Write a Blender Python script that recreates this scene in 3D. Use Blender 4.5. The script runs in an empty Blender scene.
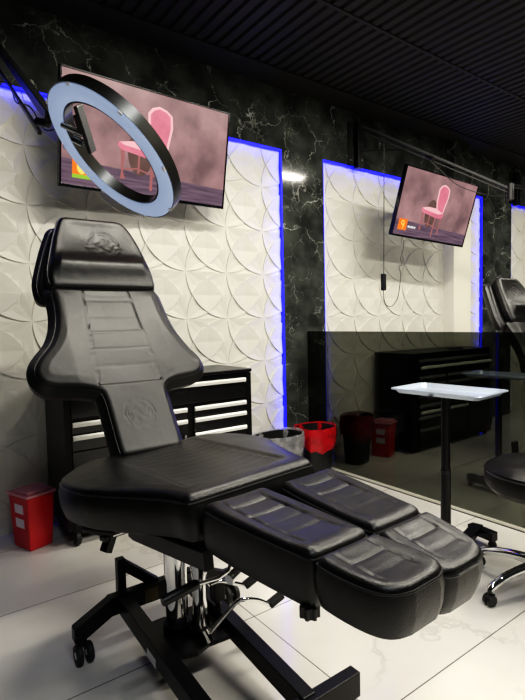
import bpy, bmesh, math, random
import numpy as np
from mathutils import Vector, Matrix
random.seed(7)
R = math.radians
S = bpy.context.scene
COL = bpy.data.collections.new('scene'); S.collection.children.link(COL)
WALL = 3.44          # y of the back wall
CEIL = 3.28

# ------------------------------------------------------------------ materials
def mat(name):
    m = bpy.data.materials.new(name); m.use_nodes = True
    nt = m.node_tree; b = nt.nodes['Principled BSDF']
    return m, nt, b
def simple(name, col, rough=.5, metal=0, spec=.5, emit=None, estr=0, coat=0, noise=0, bump=0, bscale=200, alpha=1):
    m, nt, b = mat(name)
    b.inputs['Base Color'].default_value = (*col, 1); b.inputs['Roughness'].default_value = rough
    b.inputs['Metallic'].default_value = metal; b.inputs['Specular IOR Level'].default_value = spec
    b.inputs['Coat Weight'].default_value = coat; b.inputs['Alpha'].default_value = alpha
    if emit: b.inputs['Emission Color'].default_value = (*emit, 1); b.inputs['Emission Strength'].default_value = estr
    tc = nt.nodes.new('ShaderNodeTexCoord')
    if noise:
        n = nt.nodes.new('ShaderNodeTexNoise'); n.inputs['Scale'].default_value = 9; n.inputs['Detail'].default_value = 5
        nt.links.new(tc.outputs['Object'], n.inputs['Vector'])
        mr = nt.nodes.new('ShaderNodeMapRange'); mr.inputs['To Min'].default_value = max(0, rough-noise); mr.inputs['To Max'].default_value = rough+noise
        nt.links.new(n.outputs['Fac'], mr.inputs['Value']); nt.links.new(mr.outputs['Result'], b.inputs['Roughness'])
    if bump:
        n = nt.nodes.new('ShaderNodeTexNoise'); n.inputs['Scale'].default_value = bscale; n.inputs['Detail'].default_value = 3
        nt.links.new(tc.outputs['Object'], n.inputs['Vector'])
        bp = nt.nodes.new('ShaderNodeBump'); bp.inputs['Strength'].default_value = bump; bp.inputs['Distance'].default_value = .002
        nt.links.new(n.outputs['Fac'], bp.inputs['Height']); nt.links.new(bp.outputs['Normal'], b.inputs['Normal'])
    return m

def leather(name, col, rough, sheen=0):
    m, nt, b = mat(name)
    b.inputs['Base Color'].default_value = (*col, 1); b.inputs['Specular IOR Level'].default_value = .48; b.inputs['Coat Weight'].default_value = .10; b.inputs['Coat Roughness'].default_value = .25
    tc = nt.nodes.new('ShaderNodeTexCoord')
    v = nt.nodes.new('ShaderNodeTexVoronoi'); v.inputs['Scale'].default_value = 190; v.feature = 'DISTANCE_TO_EDGE'
    n = nt.nodes.new('ShaderNodeTexNoise'); n.inputs['Scale'].default_value = 7; n.inputs['Detail'].default_value = 4
    nt.links.new(tc.outputs['Object'], v.inputs['Vector']); nt.links.new(tc.outputs['Object'], n.inputs['Vector'])
    bp = nt.nodes.new('ShaderNodeBump'); bp.inputs['Strength'].default_value = .5; bp.inputs['Distance'].default_value = .0018
    nt.links.new(v.outputs['Distance'], bp.inputs['Height'])
    n2 = nt.nodes.new('ShaderNodeTexNoise'); n2.inputs['Scale'].default_value = 11; n2.inputs['Detail'].default_value = 2
    nt.links.new(tc.outputs['Object'], n2.inputs['Vector'])
    bp2 = nt.nodes.new('ShaderNodeBump'); bp2.inputs['Strength'].default_value = .25; bp2.inputs['Distance'].default_value = .012
    nt.links.new(n2.outputs['Fac'], bp2.inputs['Height']); nt.links.new(bp.outputs['Normal'], bp2.inputs['Normal'])
    nt.links.new(bp2.outputs['Normal'], b.inputs['Normal'])
    mr = nt.nodes.new('ShaderNodeMapRange'); mr.inputs['To Min'].default_value = rough-.07; mr.inputs['To Max'].default_value = rough+.07
    nt.links.new(n.outputs['Fac'], mr.inputs['Value']); nt.links.new(mr.outputs['Result'], b.inputs['Roughness'])
    return m

def marble(name, base, vein, rough, scale, width, axes, tile=None, off=(0, 0), grout=None, strong=1.0, gw=.0022, cloud=None):
    """veined polished stone; axes = the two object axes the tiles run along"""
    m, nt, b = mat(name); L = nt.links.new; N = nt.nodes.new
    tc = N('ShaderNodeTexCoord')
    nz = N('ShaderNodeTexNoise'); nz.inputs['Scale'].default_value = scale*1.3; nz.inputs['Detail'].default_value = 8; nz.inputs['Roughness'].default_value = .62
    L(tc.outputs['Object'], nz.inputs['Vector'])
    sub = N('ShaderNodeVectorMath'); sub.operation = 'SUBTRACT'; sub.inputs[1].default_value = (.5, .5, .5); L(nz.outputs['Color'], sub.inputs[0])
    sc = N('ShaderNodeVectorMath'); sc.operation = 'SCALE'; sc.inputs['Scale'].default_value = .95/scale; L(sub.outputs[0], sc.inputs[0])
    ad = N('ShaderNodeVectorMath'); ad.operation = 'ADD'; L(tc.outputs['Object'], ad.inputs[0]); L(sc.outputs[0], ad.inputs[1])
    tot = None
    for k, (s_, w_, g_) in enumerate(((scale, width, 1.0), (scale*2.3, width*.8, .45))):
        vo = N('ShaderNodeTexVoronoi'); vo.feature = 'DISTANCE_TO_EDGE'; vo.inputs['Scale'].default_value = s_
        mp = N('ShaderNodeMapping'); mp.inputs['Location'].default_value = (k*3.7, k*1.3, k*2.1); mp.inputs['Rotation'].default_value = (.5, .35+k, .6)
        L(ad.outputs[0], mp.inputs['Vector']); L(mp.outputs[0], vo.inputs['Vector'])
        mr = N('ShaderNodeMapRange'); mr.inputs['From Min'].default_value = 0; mr.inputs['From Max'].default_value = w_; mr.inputs['To Min'].default_value = g_; mr.inputs['To Max'].default_value = 0
        L(vo.outputs['Distance'], mr.inputs['Value'])
        n2 = N('ShaderNodeTexNoise'); n2.inputs['Scale'].default_value = scale*1.1+k*2; L(tc.outputs['Object'], n2.inputs['Vector'])
        m2 = N('ShaderNodeMapRange'); m2.inputs['From Min'].default_value = .46; m2.inputs['From Max'].default_value = .68; L(n2.outputs['Fac'], m2.inputs['Value'])
        mu = N('ShaderNodeMath'); mu.operation = 'MULTIPLY'; L(mr.outputs[0], mu.inputs[0]); L(m2.outputs[0], mu.inputs[1])
        if tot is None: tot = mu
        else:
            a_ = N('ShaderNodeMath'); a_.operation = 'ADD'; a_.use_clamp = True; L(tot.outputs[0], a_.inputs[0]); L(mu.outputs[0], a_.inputs[1]); tot = a_
    st = N('ShaderNodeMath'); st.operation = 'MULTIPLY'; st.inputs[1].default_value = strong; L(tot.outputs[0], st.inputs[0])
    # cloudy body
    n3 = N('ShaderNodeTexNoise'); n3.inputs['Scale'].default_value = scale*1.6; n3.inputs['Detail'].default_value = 7; L(tc.outputs['Object'], n3.inputs['Vector'])
    m3 = N('ShaderNodeMapRange'); m3.inputs['From Min'].default_value = .38; m3.inputs['From Max'].default_value = .7; L(n3.outputs['Fac'], m3.inputs['Value'])
    c0 = N('ShaderNodeMix'); c0.data_type = 'RGBA'; c0.inputs[6].default_value = (*base, 1); c0.inputs[7].default_value = (*(cloud or base), 1); L(m3.outputs[0], c0.inputs[0])
    mx = N('ShaderNodeMix'); mx.data_type = 'RGBA'; L(c0.outputs[2], mx.inputs[6]); mx.inputs[7].default_value = (*vein, 1)
    L(st.outputs[0], mx.inputs[0])
    out = mx.outputs[2]
    if tile:
        sp = N('ShaderNodeSeparateXYZ'); L(tc.outputs['Object'], sp.inputs[0]); ms = []
        for i in (0, 1):
            a_ = N('ShaderNodeMath'); a_.operation = 'SUBTRACT'; a_.inputs[1].default_value = off[i]; L(sp.outputs[axes[i]], a_.inputs[0])
            p_ = N('ShaderNodeMath'); p_.operation = 'PINGPONG'; p_.inputs[1].default_value = tile[i]/2; L(a_.outputs[0], p_.inputs[0])
            l_ = N('ShaderNodeMath'); l_.operation = 'LESS_THAN'; l_.inputs[1].default_value = gw; L(p_.outputs[0], l_.inputs[0]); ms.append(l_)
        mm = N('ShaderNodeMath'); mm.operation = 'MAXIMUM'; L(ms[0].outputs[0], mm.inputs[0]); L(ms[1].outputs[0], mm.inputs[1])
        mg = N('ShaderNodeMix'); mg.data_type = 'RGBA'; L(mm.outputs[0], mg.inputs[0]); L(out, mg.inputs[6]); mg.inputs[7].default_value = (*grout, 1); out = mg.outputs[2]
    L(out, b.inputs['Base Color']); b.inputs['Roughness'].default_value = rough
    return m

M = {}
M['leather'] = leather('black_leather', (.003, .003, .003), .38)
M['leather2'] = leather('black_leather_matte', (.008, .008, .0075), .45)
M['piping'] = simple('piping', (.02, .02, .021), .35)
M['black_metal'] = simple('black_powder_coat', (.005, .005, .006), .38, spec=.35, noise=.05, bump=.1)
M['black_gloss'] = simple('black_gloss', (.006, .006, .008), .16, coat=.3)
M['black_plastic'] = simple('black_plastic', (.012, .012, .013), .42, bump=.1)
M['rubber'] = simple('rubber', (.016, .016, .017), .6)
M['chrome'] = simple('chrome', (.9, .9, .9), .06, metal=1)
M['steel'] = simple('brushed_steel', (.62, .63, .64), .25, metal=1, noise=.08)
M['ring_band'] = simple('dark_brushed_band', (.16, .155, .14), .32, metal=1, noise=.1)
M['tray'] = simple('tray_steel', (.50, .57, .68), .33, metal=.6, noise=.04)
M['alu'] = simple('drawer_pull_aluminium', (.80, .80, .76), .38, metal=.25, noise=.04)
M['cab'] = simple('cabinet_black', (.005, .005, .006), .30, spec=.3)
M['cab_front'] = simple('drawer_black', (.007, .007, .008), .20, coat=.2)
M['ceiling'] = simple('ceiling_black', (.0125, .0115, .0085), .6, noise=.05)
M['diffuser'] = simple('ring_diffuser', (.58, .65, .76), .5, emit=(.38, .50, .78), estr=.42)
M['white_plastic'] = simple('white_plastic', (.75, .76, .78), .4)
M['panel'] = simple('white_relief_panel', (.72, .705, .635), .42, noise=.05)
M['smooth_white'] = simple('white_pilaster_paint', (.86, .83, .72), .45, noise=.04)
M['led'] = simple('blue_led', (.02, .02, .4), .5, emit=(.004, .004, 1.0), estr=2.4)
M['marble'] = marble('black_marble', (.026, .029, .027), (.72, .73, .68), .10, 2.9, .013, (0, 2), cloud=(.080, .088, .078), strong=1.0)
M['floor'] = marble('white_marble_tile', (.71, .69, .64), (.30, .28, .26), .13, 1.15, .020, (0, 1), tile=(1.4, .705), off=(1.205, 1.05), grout=(.10, .095, .09), strong=.38, gw=.0022, cloud=(.63, .60, .555))
M['red_box'] = simple('sharps_red', (.60, .012, .018), .35)
M['red_lid'] = simple('sharps_lid', (.72, .30, .34), .22, alpha=.8)
M['label'] = simple('paper_label', (.75, .66, .66), .6)
M['gold'] = simple('brass_sticker', (.10, .08, .045), .35, metal=.6)
M['cable'] = simple('cable', (.01, .01, .01), .5)

def plastic_film(name, col, trans, rough):
    m, nt, b = mat(name); N = nt.nodes.new; L = nt.links.new
    b.inputs['Base Color'].default_value = (*col, 1); b.inputs['Roughness'].default_value = rough
    tr = N('ShaderNodeBsdfTransparent'); mx = N('ShaderNodeMixShader')
    nz = N('ShaderNodeTexNoise'); nz.inputs['Scale'].default_value = 14; nz.inputs['Detail'].default_value = 4
    tc = N('ShaderNodeTexCoord'); L(tc.outputs['Object'], nz.inputs['Vector'])
    mr = N('ShaderNodeMapRange'); mr.inputs['From Min'].default_value = .35; mr.inputs['From Max'].default_value = .65; mr.inputs['To Min'].default_value = trans+.15; mr.inputs['To Max'].default_value = trans-.2
    L(nz.outputs['Fac'], mr.inputs['Value'])
    L(mr.outputs[0], mx.inputs[0]); L(b.outputs[0], mx.inputs[1]); L(tr.outputs[0], mx.inputs[2])
    L(mx.outputs[0], nt.nodes['Material Output'].inputs['Surface'])
    return m
M['clear_bag'] = plastic_film('clear_liner', (.42, .42, .43), .58, .13)
M['red_bag'] = plastic_film('red_liner', (.48, .010, .018), .18, .18)

M['dark_bag'] = plastic_film('maroon_liner', (.16, .006, .01), .1, .3)
def smoky_glass():
    m, nt, b = mat('smoked_glass'); N = nt.nodes.new; L = nt.links.new
    tr = N('ShaderNodeBsdfTransparent'); tr.inputs[0].default_value = (.315, .325, .30, 1)
    gl = N('ShaderNodeBsdfGlossy'); gl.inputs['Roughness'].default_value = .02; gl.inputs[0].default_value = (.9, .9, .9, 1)
    fr = N('ShaderNodeFresnel'); ge = N('ShaderNodeNewGeometry'); io = N('ShaderNodeMix')
    io.inputs[2].default_value = 1.35; io.inputs[3].default_value = 1/1.35; L(ge.outputs['Backfacing'], io.inputs[0]); L(io.outputs[0], fr.inputs[0])
    mx = N('ShaderNodeMixShader'); L(fr.outputs[0], mx.inputs[0]); L(tr.outputs[0], mx.inputs[1]); L(gl.outputs[0], mx.inputs[2])
    L(mx.outputs[0], nt.nodes['Material Output'].inputs['Surface']); nt.nodes.remove(b)
    return m
M['glass'] = smoky_glass()

def emis(name, col, col2=None, scale=4, strength=1, wood=False):
    m, nt, b = mat(name); N = nt.nodes.new; L = nt.links.new
    b.inputs['Base Color'].default_value = (.01, .01, .01, 1); b.inputs['Roughness'].default_value = .25
    b.inputs['Emission Color'].default_value = (*col, 1); b.inputs['Emission Strength'].default_value = strength
    if col2:
        tc = N('ShaderNodeTexCoord'); mp = N('ShaderNodeMapping'); L(tc.outputs['Object'], mp.inputs[0])
        nz = N('ShaderNodeTexNoise'); nz.inputs['Scale'].default_value = scale; nz.inputs['Detail'].default_value = 6
        if wood: mp.inputs['Scale'].default_value = (.6, 9, 9)
        L(mp.outputs[0], nz.inputs['Vector'])
        mr = N('ShaderNodeMapRange'); mr.inputs['From Min'].default_value = .32; mr.inputs['From Max'].default_value = .68; L(nz.outputs['Fac'], mr.inputs['Value'])
        mx = N('ShaderNodeMix'); mx.data_type = 'RGBA'; mx.inputs[6].default_value = (*col, 1); mx.inputs[7].default_value = (*col2, 1)
        L(mr.outputs[0], mx.inputs[0]); L(mx.outputs[2], b.inputs['Emission Color'])
    return m
SC = .95
M['scr_wall'] = emis('screen_wall', (.43, .25, .25), (.17, .095, .10), 3.6, SC)
M['scr_floor'] = emis('screen_floor', (.20, .125, .17), (.075, .05, .075), 6, SC, True)
M['scr_pink'] = emis('screen_pink', (.80, .23, .30), (.62, .16, .22), 8, SC)
M['scr_pink_lt'] = emis('screen_pink_light', (.95, .50, .52), None, 1, SC)
M['scr_leg'] = emis('screen_leg', (.36, .13, .13), None, 1, SC)
M['scr_shadow'] = emis('screen_shadow', (.10, .055, .045), (.16, .09, .08), 6, SC)
M['scr_orange'] = emis('screen_orange', (1.0, .20, .02), None, 1, SC)
M['scr_green'] = emis('screen_green', (.30, .55, .05), None, 1, SC)
M['scr_yellow'] = emis('screen_yellow', (1.0, .75, .15), None, 1, SC)
M['scr_white'] = emis('screen_white', (.9, .9, .9), None, 1, SC)

# ------------------------------------------------------------------ mesh helpers
def empty(name, loc, label=None, cat=None, group=None, rz=0):
    o = bpy.data.objects.new(name, None); COL.objects.link(o); o.location = loc; o.rotation_euler = (0, 0, rz)
    o.empty_display_size = .1
    if label: o['label'] = label
    if cat: o['category'] = cat
    if group: o['group'] = group
    return o
def tag(o, label, cat, group=None):
    o['label'] = label; o['category'] = cat
    if group: o['group'] = group
    return o
def build(name, bm, m, parent=None, smooth=True, loc=None, mats=None, bevel=0, keep=False):
    if not keep: bmesh.ops.recalc_face_normals(bm, faces=bm.faces)
    me = bpy.data.meshes.new(name); bm.to_mesh(me); bm.free()
    o = bpy.data.objects.new(name, me); COL.objects.link(o)
    for x in (mats or [m]): me.materials.append(x)
    for p in me.polygons: p.use_smooth = smooth
    if smooth:
        try: me.set_sharp_from_angle(angle=R(38))
        except Exception: pass
    if parent: o.parent = parent
    if loc: o.location = loc
    if bevel:
        md = o.modifiers.new('bevel', 'BEVEL'); md.width = bevel; md.segments = 2; md.limit_method = 'ANGLE'; md.angle_limit = R(40)
    return o
def struct(name, bm, m, **k):
    o = build(name, bm, m, smooth=False, **k); o['kind'] = 'structure'; return o
def box(bm, lo, hi, mi=0, mtx=None):
    vs = [bm.verts.new((x, y, z)) for z in (lo[2], hi[2]) for y in (lo[1], hi[1]) for x in (lo[0], hi[0])]
    if mtx is not None:
        for v in vs: v.co = mtx @ v.co
    for q in ((0, 2, 3, 1), (4, 5, 7, 6), (0, 1, 5, 4), (2, 6, 7, 3), (0, 4, 6, 2), (1, 3, 7, 5)):
        f = bm.faces.new([vs[i] for i in q]); f.material_index = mi
    return vs
def basis(a, b, up=(0, 0, 1)):
    d = (Vector(b)-Vector(a)); l = d.length; d.normalize(); u = Vector(up)
    if abs(d.dot(u)) > .97: u = Vector((0, 1, 0))
    x = d.cross(u).normalized(); y = x.cross(d).normalized()
    m = Matrix((x, y, d)).transposed().to_4x4(); m.translation = Vector(a)
    return m, l
def bar(bm, a, b, w, h, up=(0, 0, 1)):
    """rectangular bar from a to b: w across, h along 'up'"""
    m, l = basis(a, b, up); box(bm, (-w/2, -h/2, 0), (w/2, h/2, l), mtx=m)
def tube(bm, pts, r, n=10, closed=False, caps=True):
    pts = [Vector(p) for p in pts]; k = len(pts)
    rs = r if isinstance(r, (list, tuple)) else [r]*k
    rings = []; prev = None
    for i, p in enumerate(pts):
        if closed: d = pts[(i+1) % k]-pts[i-1]
        else: d = pts[min(i+1, k-1)]-pts[max(i-1, 0)]
        d.normalize()
        if prev is None:
            u = Vector((0, 0, 1)) if abs(d.z) < .9 else Vector((1, 0, 0)); x = d.cross(u).normalized()
        else:
            x = prev - d*prev.dot(d)
            x = x.normalized() if x.length > 1e-6 else d.orthogonal().normalized()
        prev = x; y = d.cross(x)
        rings.append([bm.verts.new(p+(x*math.cos(a)+y*math.sin(a))*rs[i]) for a in [2*math.pi*j/n for j in range(n)]])
    rng = range(k) if closed else range(k-1)
    for i in rng:
        A = rings[i]; B = rings[(i+1) % k]
        for j in range(n): bm.faces.new((A[j], A[(j+1) % n], B[(j+1) % n], B[j]))
    if caps and not closed:
        bm.faces.new(rings[0]); bm.faces.new(rings[-1][::-1])
def lathe(bm, prof, n=32, mtx=None, close=False):
    """prof: (r, z) list"""
    rings = []
    for r, z in prof:
        if r < 1e-6: rings.append([bm.verts.new((0, 0, z))])
        else: rings.append([bm.verts.new((r*math.cos(2*math.pi*j/n), r*math.sin(2*math.pi*j/n), z)) for j in range(n)])
    if mtx is not None:
        for rg in rings:
            for v in rg: v.co = mtx @ v.co
    prs = list(zip(rings, rings[1:]))
    if close: prs.append((rings[-1], rings[0]))
    for A, B in prs:
        for j in range(n):
            a = A[j % len(A)]; b = A[(j+1) % len(A)]; c = B[(j+1) % len(B)]; d = B[j % len(B)]
            vs = []
            for v in (a, b, c, d):
                if v not in vs: vs.append(v)
            if len(vs) > 2: bm.faces.new(vs)
def spline(pts, n=8, closed=False):
    P = [Vector(p) for p in pts]; out = []; k = len(P)
    for i in range(k if closed else k-1):
        if closed: p0, p1, p2, p3 = P[i-1], P[i], P[(i+1) % k], P[(i+2) % k]
        else: p0 = P[max(i-1, 0)]; p1 = P[i]; p2 = P[i+1]; p3 = P[min(i+2, k-1)]
        for j in range(n):
            t = j/n
            out.append(.5*((2*p1)+(p2-p0)*t+(2*p0-5*p1+4*p2-p3)*t*t+(3*p1-p0-3*p2+p3)*t**3))
    if not closed: out.append(P[-1])
    return out

# ------------------------------------------------------------------ upholstered pad
def pad(name, rows, O, es, et, thick, rad, m, parent, top=None, grooves=None, nu=56, per=10, bottom_in=.012, piping=True, side_bulge=.006, shift=None):
    """rows: (t, s_left, s_right) control rows; surface in the frame O + s*es + t*et, normal es x et"""
    es = Vector(es).normalized(); et = Vector(et).normalized(); en = es.cross(et).normalized(); O = Vector(O)
    R3 = spline([(a, b, c) for a, b, c in rows], per)
    # resample rows by outline length
    seg = [0]
    for a, b in zip(R3, R3[1:]): seg.append(seg[-1]+max((a-b).length, 1e-6))
    L = seg[-1]; nr = max(24, int(L/.009)); rr = []
    k = 0
    for i in range(nr+1):
        d = L*i/nr
        while k < len(seg)-2 and seg[k+1] < d: k += 1
        f = (d-seg[k])/(seg[k+1]-seg[k]); rr.append(R3[k].lerp(R3[k+1], min(1, max(0, f))))
    us = np.array([.5-.5*math.cos(math.pi*(.06+.88*j/nu))/math.cos(math.pi*.06) for j in range(nu+1)])
    T = np.array([r[0] for r in rr])[:, None]*np.ones((1, nu+1))
    SL = np.array([r[1] for r in rr])[:, None]; SR = np.array([r[2] for r in rr])[:, None]
    Sg = SL+(SR-SL)*us[None, :]
    # rows also clustered: outline polyline
    out = [(Sg[i, 0], T[i, 0]) for i in range(nr+1)] + [(Sg[nr, j], T[nr, j]) for j in range(1, nu+1)] + \
          [(Sg[i, nu], T[i, nu]) for i in range(nr-1, -1, -1)] + [(Sg[0, j], T[0, j]) for j in range(nu-1, 0, -1)]
    P = np.array(out); Q = np.roll(P, -1, axis=0)
    X = np.stack([Sg.ravel(), T.ravel()], 1)
    best = np.full(len(X), 1e9)
    D = Q-P; DD = (D**2).sum(1)+1e-12
    for a in range(0, len(X), 2000):
        x = X[a:a+2000]
        w = x[:, None, :]-P[None]; t = np.clip((w*D[None]).sum(2)/DD[None], 0, 1)
        dd = w-t[..., None]*D[None]; best[a:a+2000] = np.sqrt((dd**2).sum(2).min(1))
    dist = best.reshape(Sg.shape)
    q = np.clip(dist/rad, 0, 1); H = -rad*.85*(1-np.sqrt(np.clip(1-(1-q)**2, 0, 1)))
    soft = np.clip(dist/.05, 0, 1)
    if top is not None: H = H + top(Sg, T)*soft + 0
    if grooves is not None: H = H + grooves(Sg, T, dist)
    Hs = top(Sg, T)*0 if top is not None else 0
    bm = bmesh.new()
    G = [[bm.verts.new(O+es*Sg[i, j]+et*T[i, j]+en*H[i, j]) for j in range(nu+1)] for i in range(nr+1)]
    for i in range(nr):
        for j in range(nu):
            bm.faces.new((G[i][j], G[i][j+1], G[i+1][j+1], G[i+1][j]))
    loop = [G[i][0] for i in range(nr+1)]+[G[nr][j] for j in range(1, nu+1)]+[G[i][nu] for i in range(nr-1, -1, -1)]+[G[0][j] for j in range(nu-1, 0, -1)]
    n = len(loop)
    cen = Vector((P[:, 0].mean(), P[:, 1].mean()))
    # outward normals from the polyline
    nrm = []
    for i in range(n):
        a = P[(i-2) % n]; b = P[(i+2) % n]; d = Vector((b[0]-a[0], b[1]-a[1]))
        d = d.normalized() if d.length > 1e-9 else Vector((1, 0)); nv = Vector((-d.y, d.x))
        nrm.append(nv)
    area = sum(P[i][0]*P[(i+1) % n][1]-P[(i+1) % n][0]*P[i][1] for i in range(n))
    sg = -1 if area > 0 else 1
    lv = [(-rad*.85, 0.0)]
    prof = [(-thick*.35, side_bulge), (-thick*.7, side_bulge*.6), (-thick+.012, -.002), (-thick, -bottom_in)]
    prev = loop; rings = []
    for dz, o in prof:
        sh = Vector((0, 0, 0)) if shift is None else Vector(shift)*(-dz/thick)
        cur = [bm.verts.new(O+sh+es*(P[i][0]+sg*nrm[i].x*o)+et*(P[i][1]+sg*nrm[i].y*o)+en*dz) for i in range(n)]
        for i in range(n): bm.faces.new((prev[i], prev[(i+1) % n], cur[(i+1) % n], cur[i]))
        prev = cur; rings.append(cur)
    # underside: strips row to row
    b = prev
    def Lf(i): return b[i]
    def Rt(i): return b[(nr+nu+(nr-i)) % n]
    for i in range(nr):
        a1, a2, c1, c2 = Lf(i), Lf(i+1), Rt(i+1), Rt(i)
        if i == 0 or i == nr-1: continue
        bm.faces.new((a1, a2, c1, c2))
    bm.faces.new([Lf(0), Lf(1), Rt(1)]+[b[(2*nr+nu+j) % n] for j in range(0, nu+1) if (2*nr+nu+j) % n != 0])
    bm.faces.new([Lf(nr-1)]+[b[nr+j] for j in range(nu+1)]+[Rt(nr-1)])
    bmesh.ops.remove_doubles(bm, verts=bm.verts, dist=1e-6)
    bmesh.ops.recalc_face_normals(bm, faces=bm.faces)
    o = build(name, bm, m, parent, keep=True)
    for p in o.data.polygons: p.use_smooth = True
    if piping:
        bp = bmesh.new(); pts = []
        for i in range(0, n, 3):
            pts.append(O+es*(P[i][0]+sg*nrm[i].x*.0015)+et*(P[i][1]+sg*nrm[i].y*.0015)+en*(-rad*.85-.001))
        tube(bp, pts, .0030, 6, closed=True)
        pp = build('piping', bp, M['piping'], o)
    return o

def gline(v, c, w=.0035): return np.exp(-((v-c)/w)**2)

def emblem(S_, T_, cs, ct, r, d=.0022):
    """pressed round emblem: ring, crown of strokes and a scrolled heart"""
    x = (S_-cs)/r; y = (T_-ct)/r; rho = np.sqrt(x*x+y*y); th = np.arctan2(y, x)
    h = np.exp(-((rho-1)/.05)**2)*(np.abs(np.sin(th*1.5+.3)) > .18)
    h = h+np.exp(-((rho-.82)/.04)**2)*(y < .2)
    h = h+(rho < .72)*(.5+.5*np.sin(9*x+3*np.cos(7*y)))*(.5+.5*np.cos(8*y+2*np.sin(6*x)))*.9
    h = h+np.exp(-((y+.15)/.05)**2)*(np.abs(x) < 1.15)*(rho > .7)
    return -d*np.clip(h, 0, 1.2)

# ------------------------------------------------------------------ chair
CX, CY = .855, 1.65
def make_chair(label, group):
    root = empty('tattoo_chair', (CX, CY, 0), label, 'chair', group)
    c = Vector((CX, CY, 0))
    def W(x, y, z): return (x-CX, y-CY, z)
    up = []
    # ---- backrest
    bo = W(.855, 2.00, .75); es = (1, 0, 0); et = (0, .573, .819)
    rows = [(.000, -.098, .126), (.004, -.114, .142), (.014, -.124, .150), (.06, -.128, .153), (.18, -.130, .154), (.285, -.134, .156), (.325, -.152, .172),
            (.345, -.220, .220), (.352, -.275, .275), (.362, -.335, .335), (.385, -.376, .376), (.430, -.396, .396), (.475, -.388, .388), (.520, -.360, .360),
            (.580, -.312, .332), (.650, -.280, .306), (.730, -.262, .290), (.820, -.256, .282), (.870, -.258, .278), (.892, -.252, .268), (.900, -.230, .245)]
    def back_top(s, t):
        return .010*np.clip((np.abs(s)-.13)/.10, 0, 1)**1.5*(t > .3) - .004*(1-np.clip(np.abs(s)/.13, 0, 1)**2)*np.clip((t-.33)/.1, 0, 1)
    def back_g(s, t, d):
        sw = .150-.035*np.clip((t-.33)/.55, 0, 1)
        g = -.003*gline(np.abs(s), sw, .0035)*(t > .335)*(d > .012)
        for k in (.345, .44, .535, .63, .725, .82):
            g = g-.0018*gline(t, k, .0032)*(np.abs(s) < sw)*(d > .01)
        return g+emblem(s, t, .0, .19, .068)
    bk = pad('backrest', rows, bo, es, et, .135, .022, M['leather2'], root, back_top, back_g, nu=110, per=10, side_bulge=.030); up.append(bk)
    # hinge plates / frame behind back
    bm = bmesh.new()
    for sx in (-.075, .075):
        bar(bm, W(.855+sx, 2.0-.02, .64), W(.855+sx, 2.0+.37, 1.10), .045, .008, up=(0, -1, 1))
    bar(bm, W(.855, 2.03, .655), W(.855, 2.16, .84), .20, .012, up=(0, -1, 1))
    fr = build('back_frame', bm, M['black_metal'], root, smooth=False); up.append(fr)
    # headrest: slab behind + wedge pillow in front
    ho = Vector(W(.858, 2.487, 1.487)); k = .55; n_ = math.sqrt(1+k*k); het = (0, k/n_, 1/n_)
    hr = [(0, -.235, .235), (.005, -.255, .255), (.025, -.264, .264), (.08, -.266, .266), (.14, -.254, .260), (.22, -.232, .245), (.30, -.208, .226), (.37, -.184, .202), (.410, -.168, .180), (.428, -.152, .160), (.434, -.126, .135)]
    en = Vector((0, -1/n_, k/n_))
    slab = pad('headrest_cushion', [(t-.012, a*1.12-.004, b*1.05) for t, a, b in hr], ho-en*.088, es, het, .095, .022, M['leather2'], root, nu=50, side_bulge=.022); up.append(slab)
    def h_top(s, t): return .030*np.exp(-((t-.125)/.055)**2)*1.0 - .018*np.exp(-((t-.30)/.10)**2)*(1-np.clip(np.abs(s)/.2, 0, 1)**2)
    def h_g(s, t, d): return emblem(s, t, .035, .265, .082, .003)
    pil = pad('headrest_pillow', hr, ho, es, het, .082, .024, M['leather'], root, h_top, h_g, nu=90); up.append(pil)
    bm = bmesh.new()
    for sx in (-.06, .06):
        tube(bm, [W(.855+sx, 2.63, 1.36), W(.855+sx, 2.74, 1.56)], .008, 10)
        up.append(build('headrest_rod', bm, M['chrome'], root)); bm = bmesh.new()
    # ---- seat
    so = W(.865, 1.62, .792); ses = (1, 0, .055); setv = (0, 1, -.075)
    rows = [(-.375, -.205, .225), (-.370, -.222, .240), (-.350, -.234, .250), (-.28, -.250, .268), (-.18, -.300, .298), (-.08, -.356, .332), (.04, -.408, .372),
            (.16, -.428, .392), (.26, -.418, .388), (.34, -.365, .362), (.395, -.320, .320), (.425, -.265, .265), (.437, -.20, .20), (.440, -.12, .12)]
    def seat_top(s, t):
        x = np.clip(np.abs(s)/.20, 0, 1); a = np.clip((t+.31)/.04, 0, 1)
        return .006-.016*(1-x**4)*a - .010*np.clip((np.abs(s)-.26)/.13, 0, 1)
    def seat_g(s, t, d):
        g = -.003*gline(np.abs(s), .185, .004)*(t > -.29)*(t < .36)-.003*gline(t, -.29, .004)*(np.abs(s) < .185)
        for k_ in np.arange(-.24, .34, .055): g = g-.0012*gline(t, k_, .004)*(np.abs(s) < .185)
        return g
    st = pad('seat', rows, so, ses, setv, .145, .026, M['leather'], root, seat_top, seat_g, nu=90, side_bulge=.012, bottom_in=.022); up.append(st)
    # ---- leg rests: two per side
    def legtop(c0, w, t0, t1, amp=.013, rim0=1, rim1=1):
        def f(s, t):
            x = np.clip(np.abs(s-c0)/w, 0, 1)
            u = (t-t0)/(t1-t0)
            return amp*(x**2.2)-amp*.35+.012*rim0*np.exp(-((u)/.12)**2)+.014*rim1*np.exp(-((1-u)/.14)**2)
        return f
    def leggr(c0, w, lines, a, b):
        def f(s, t, d):
            g = -.0035*gline(np.abs(s-c0), w, .0042)*(t > a)*(t < b)
            for k_ in lines: g = g-.0042*gline(t, k_, .0048)*(np.abs(s-c0) < w)
            return g
        return f
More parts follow.
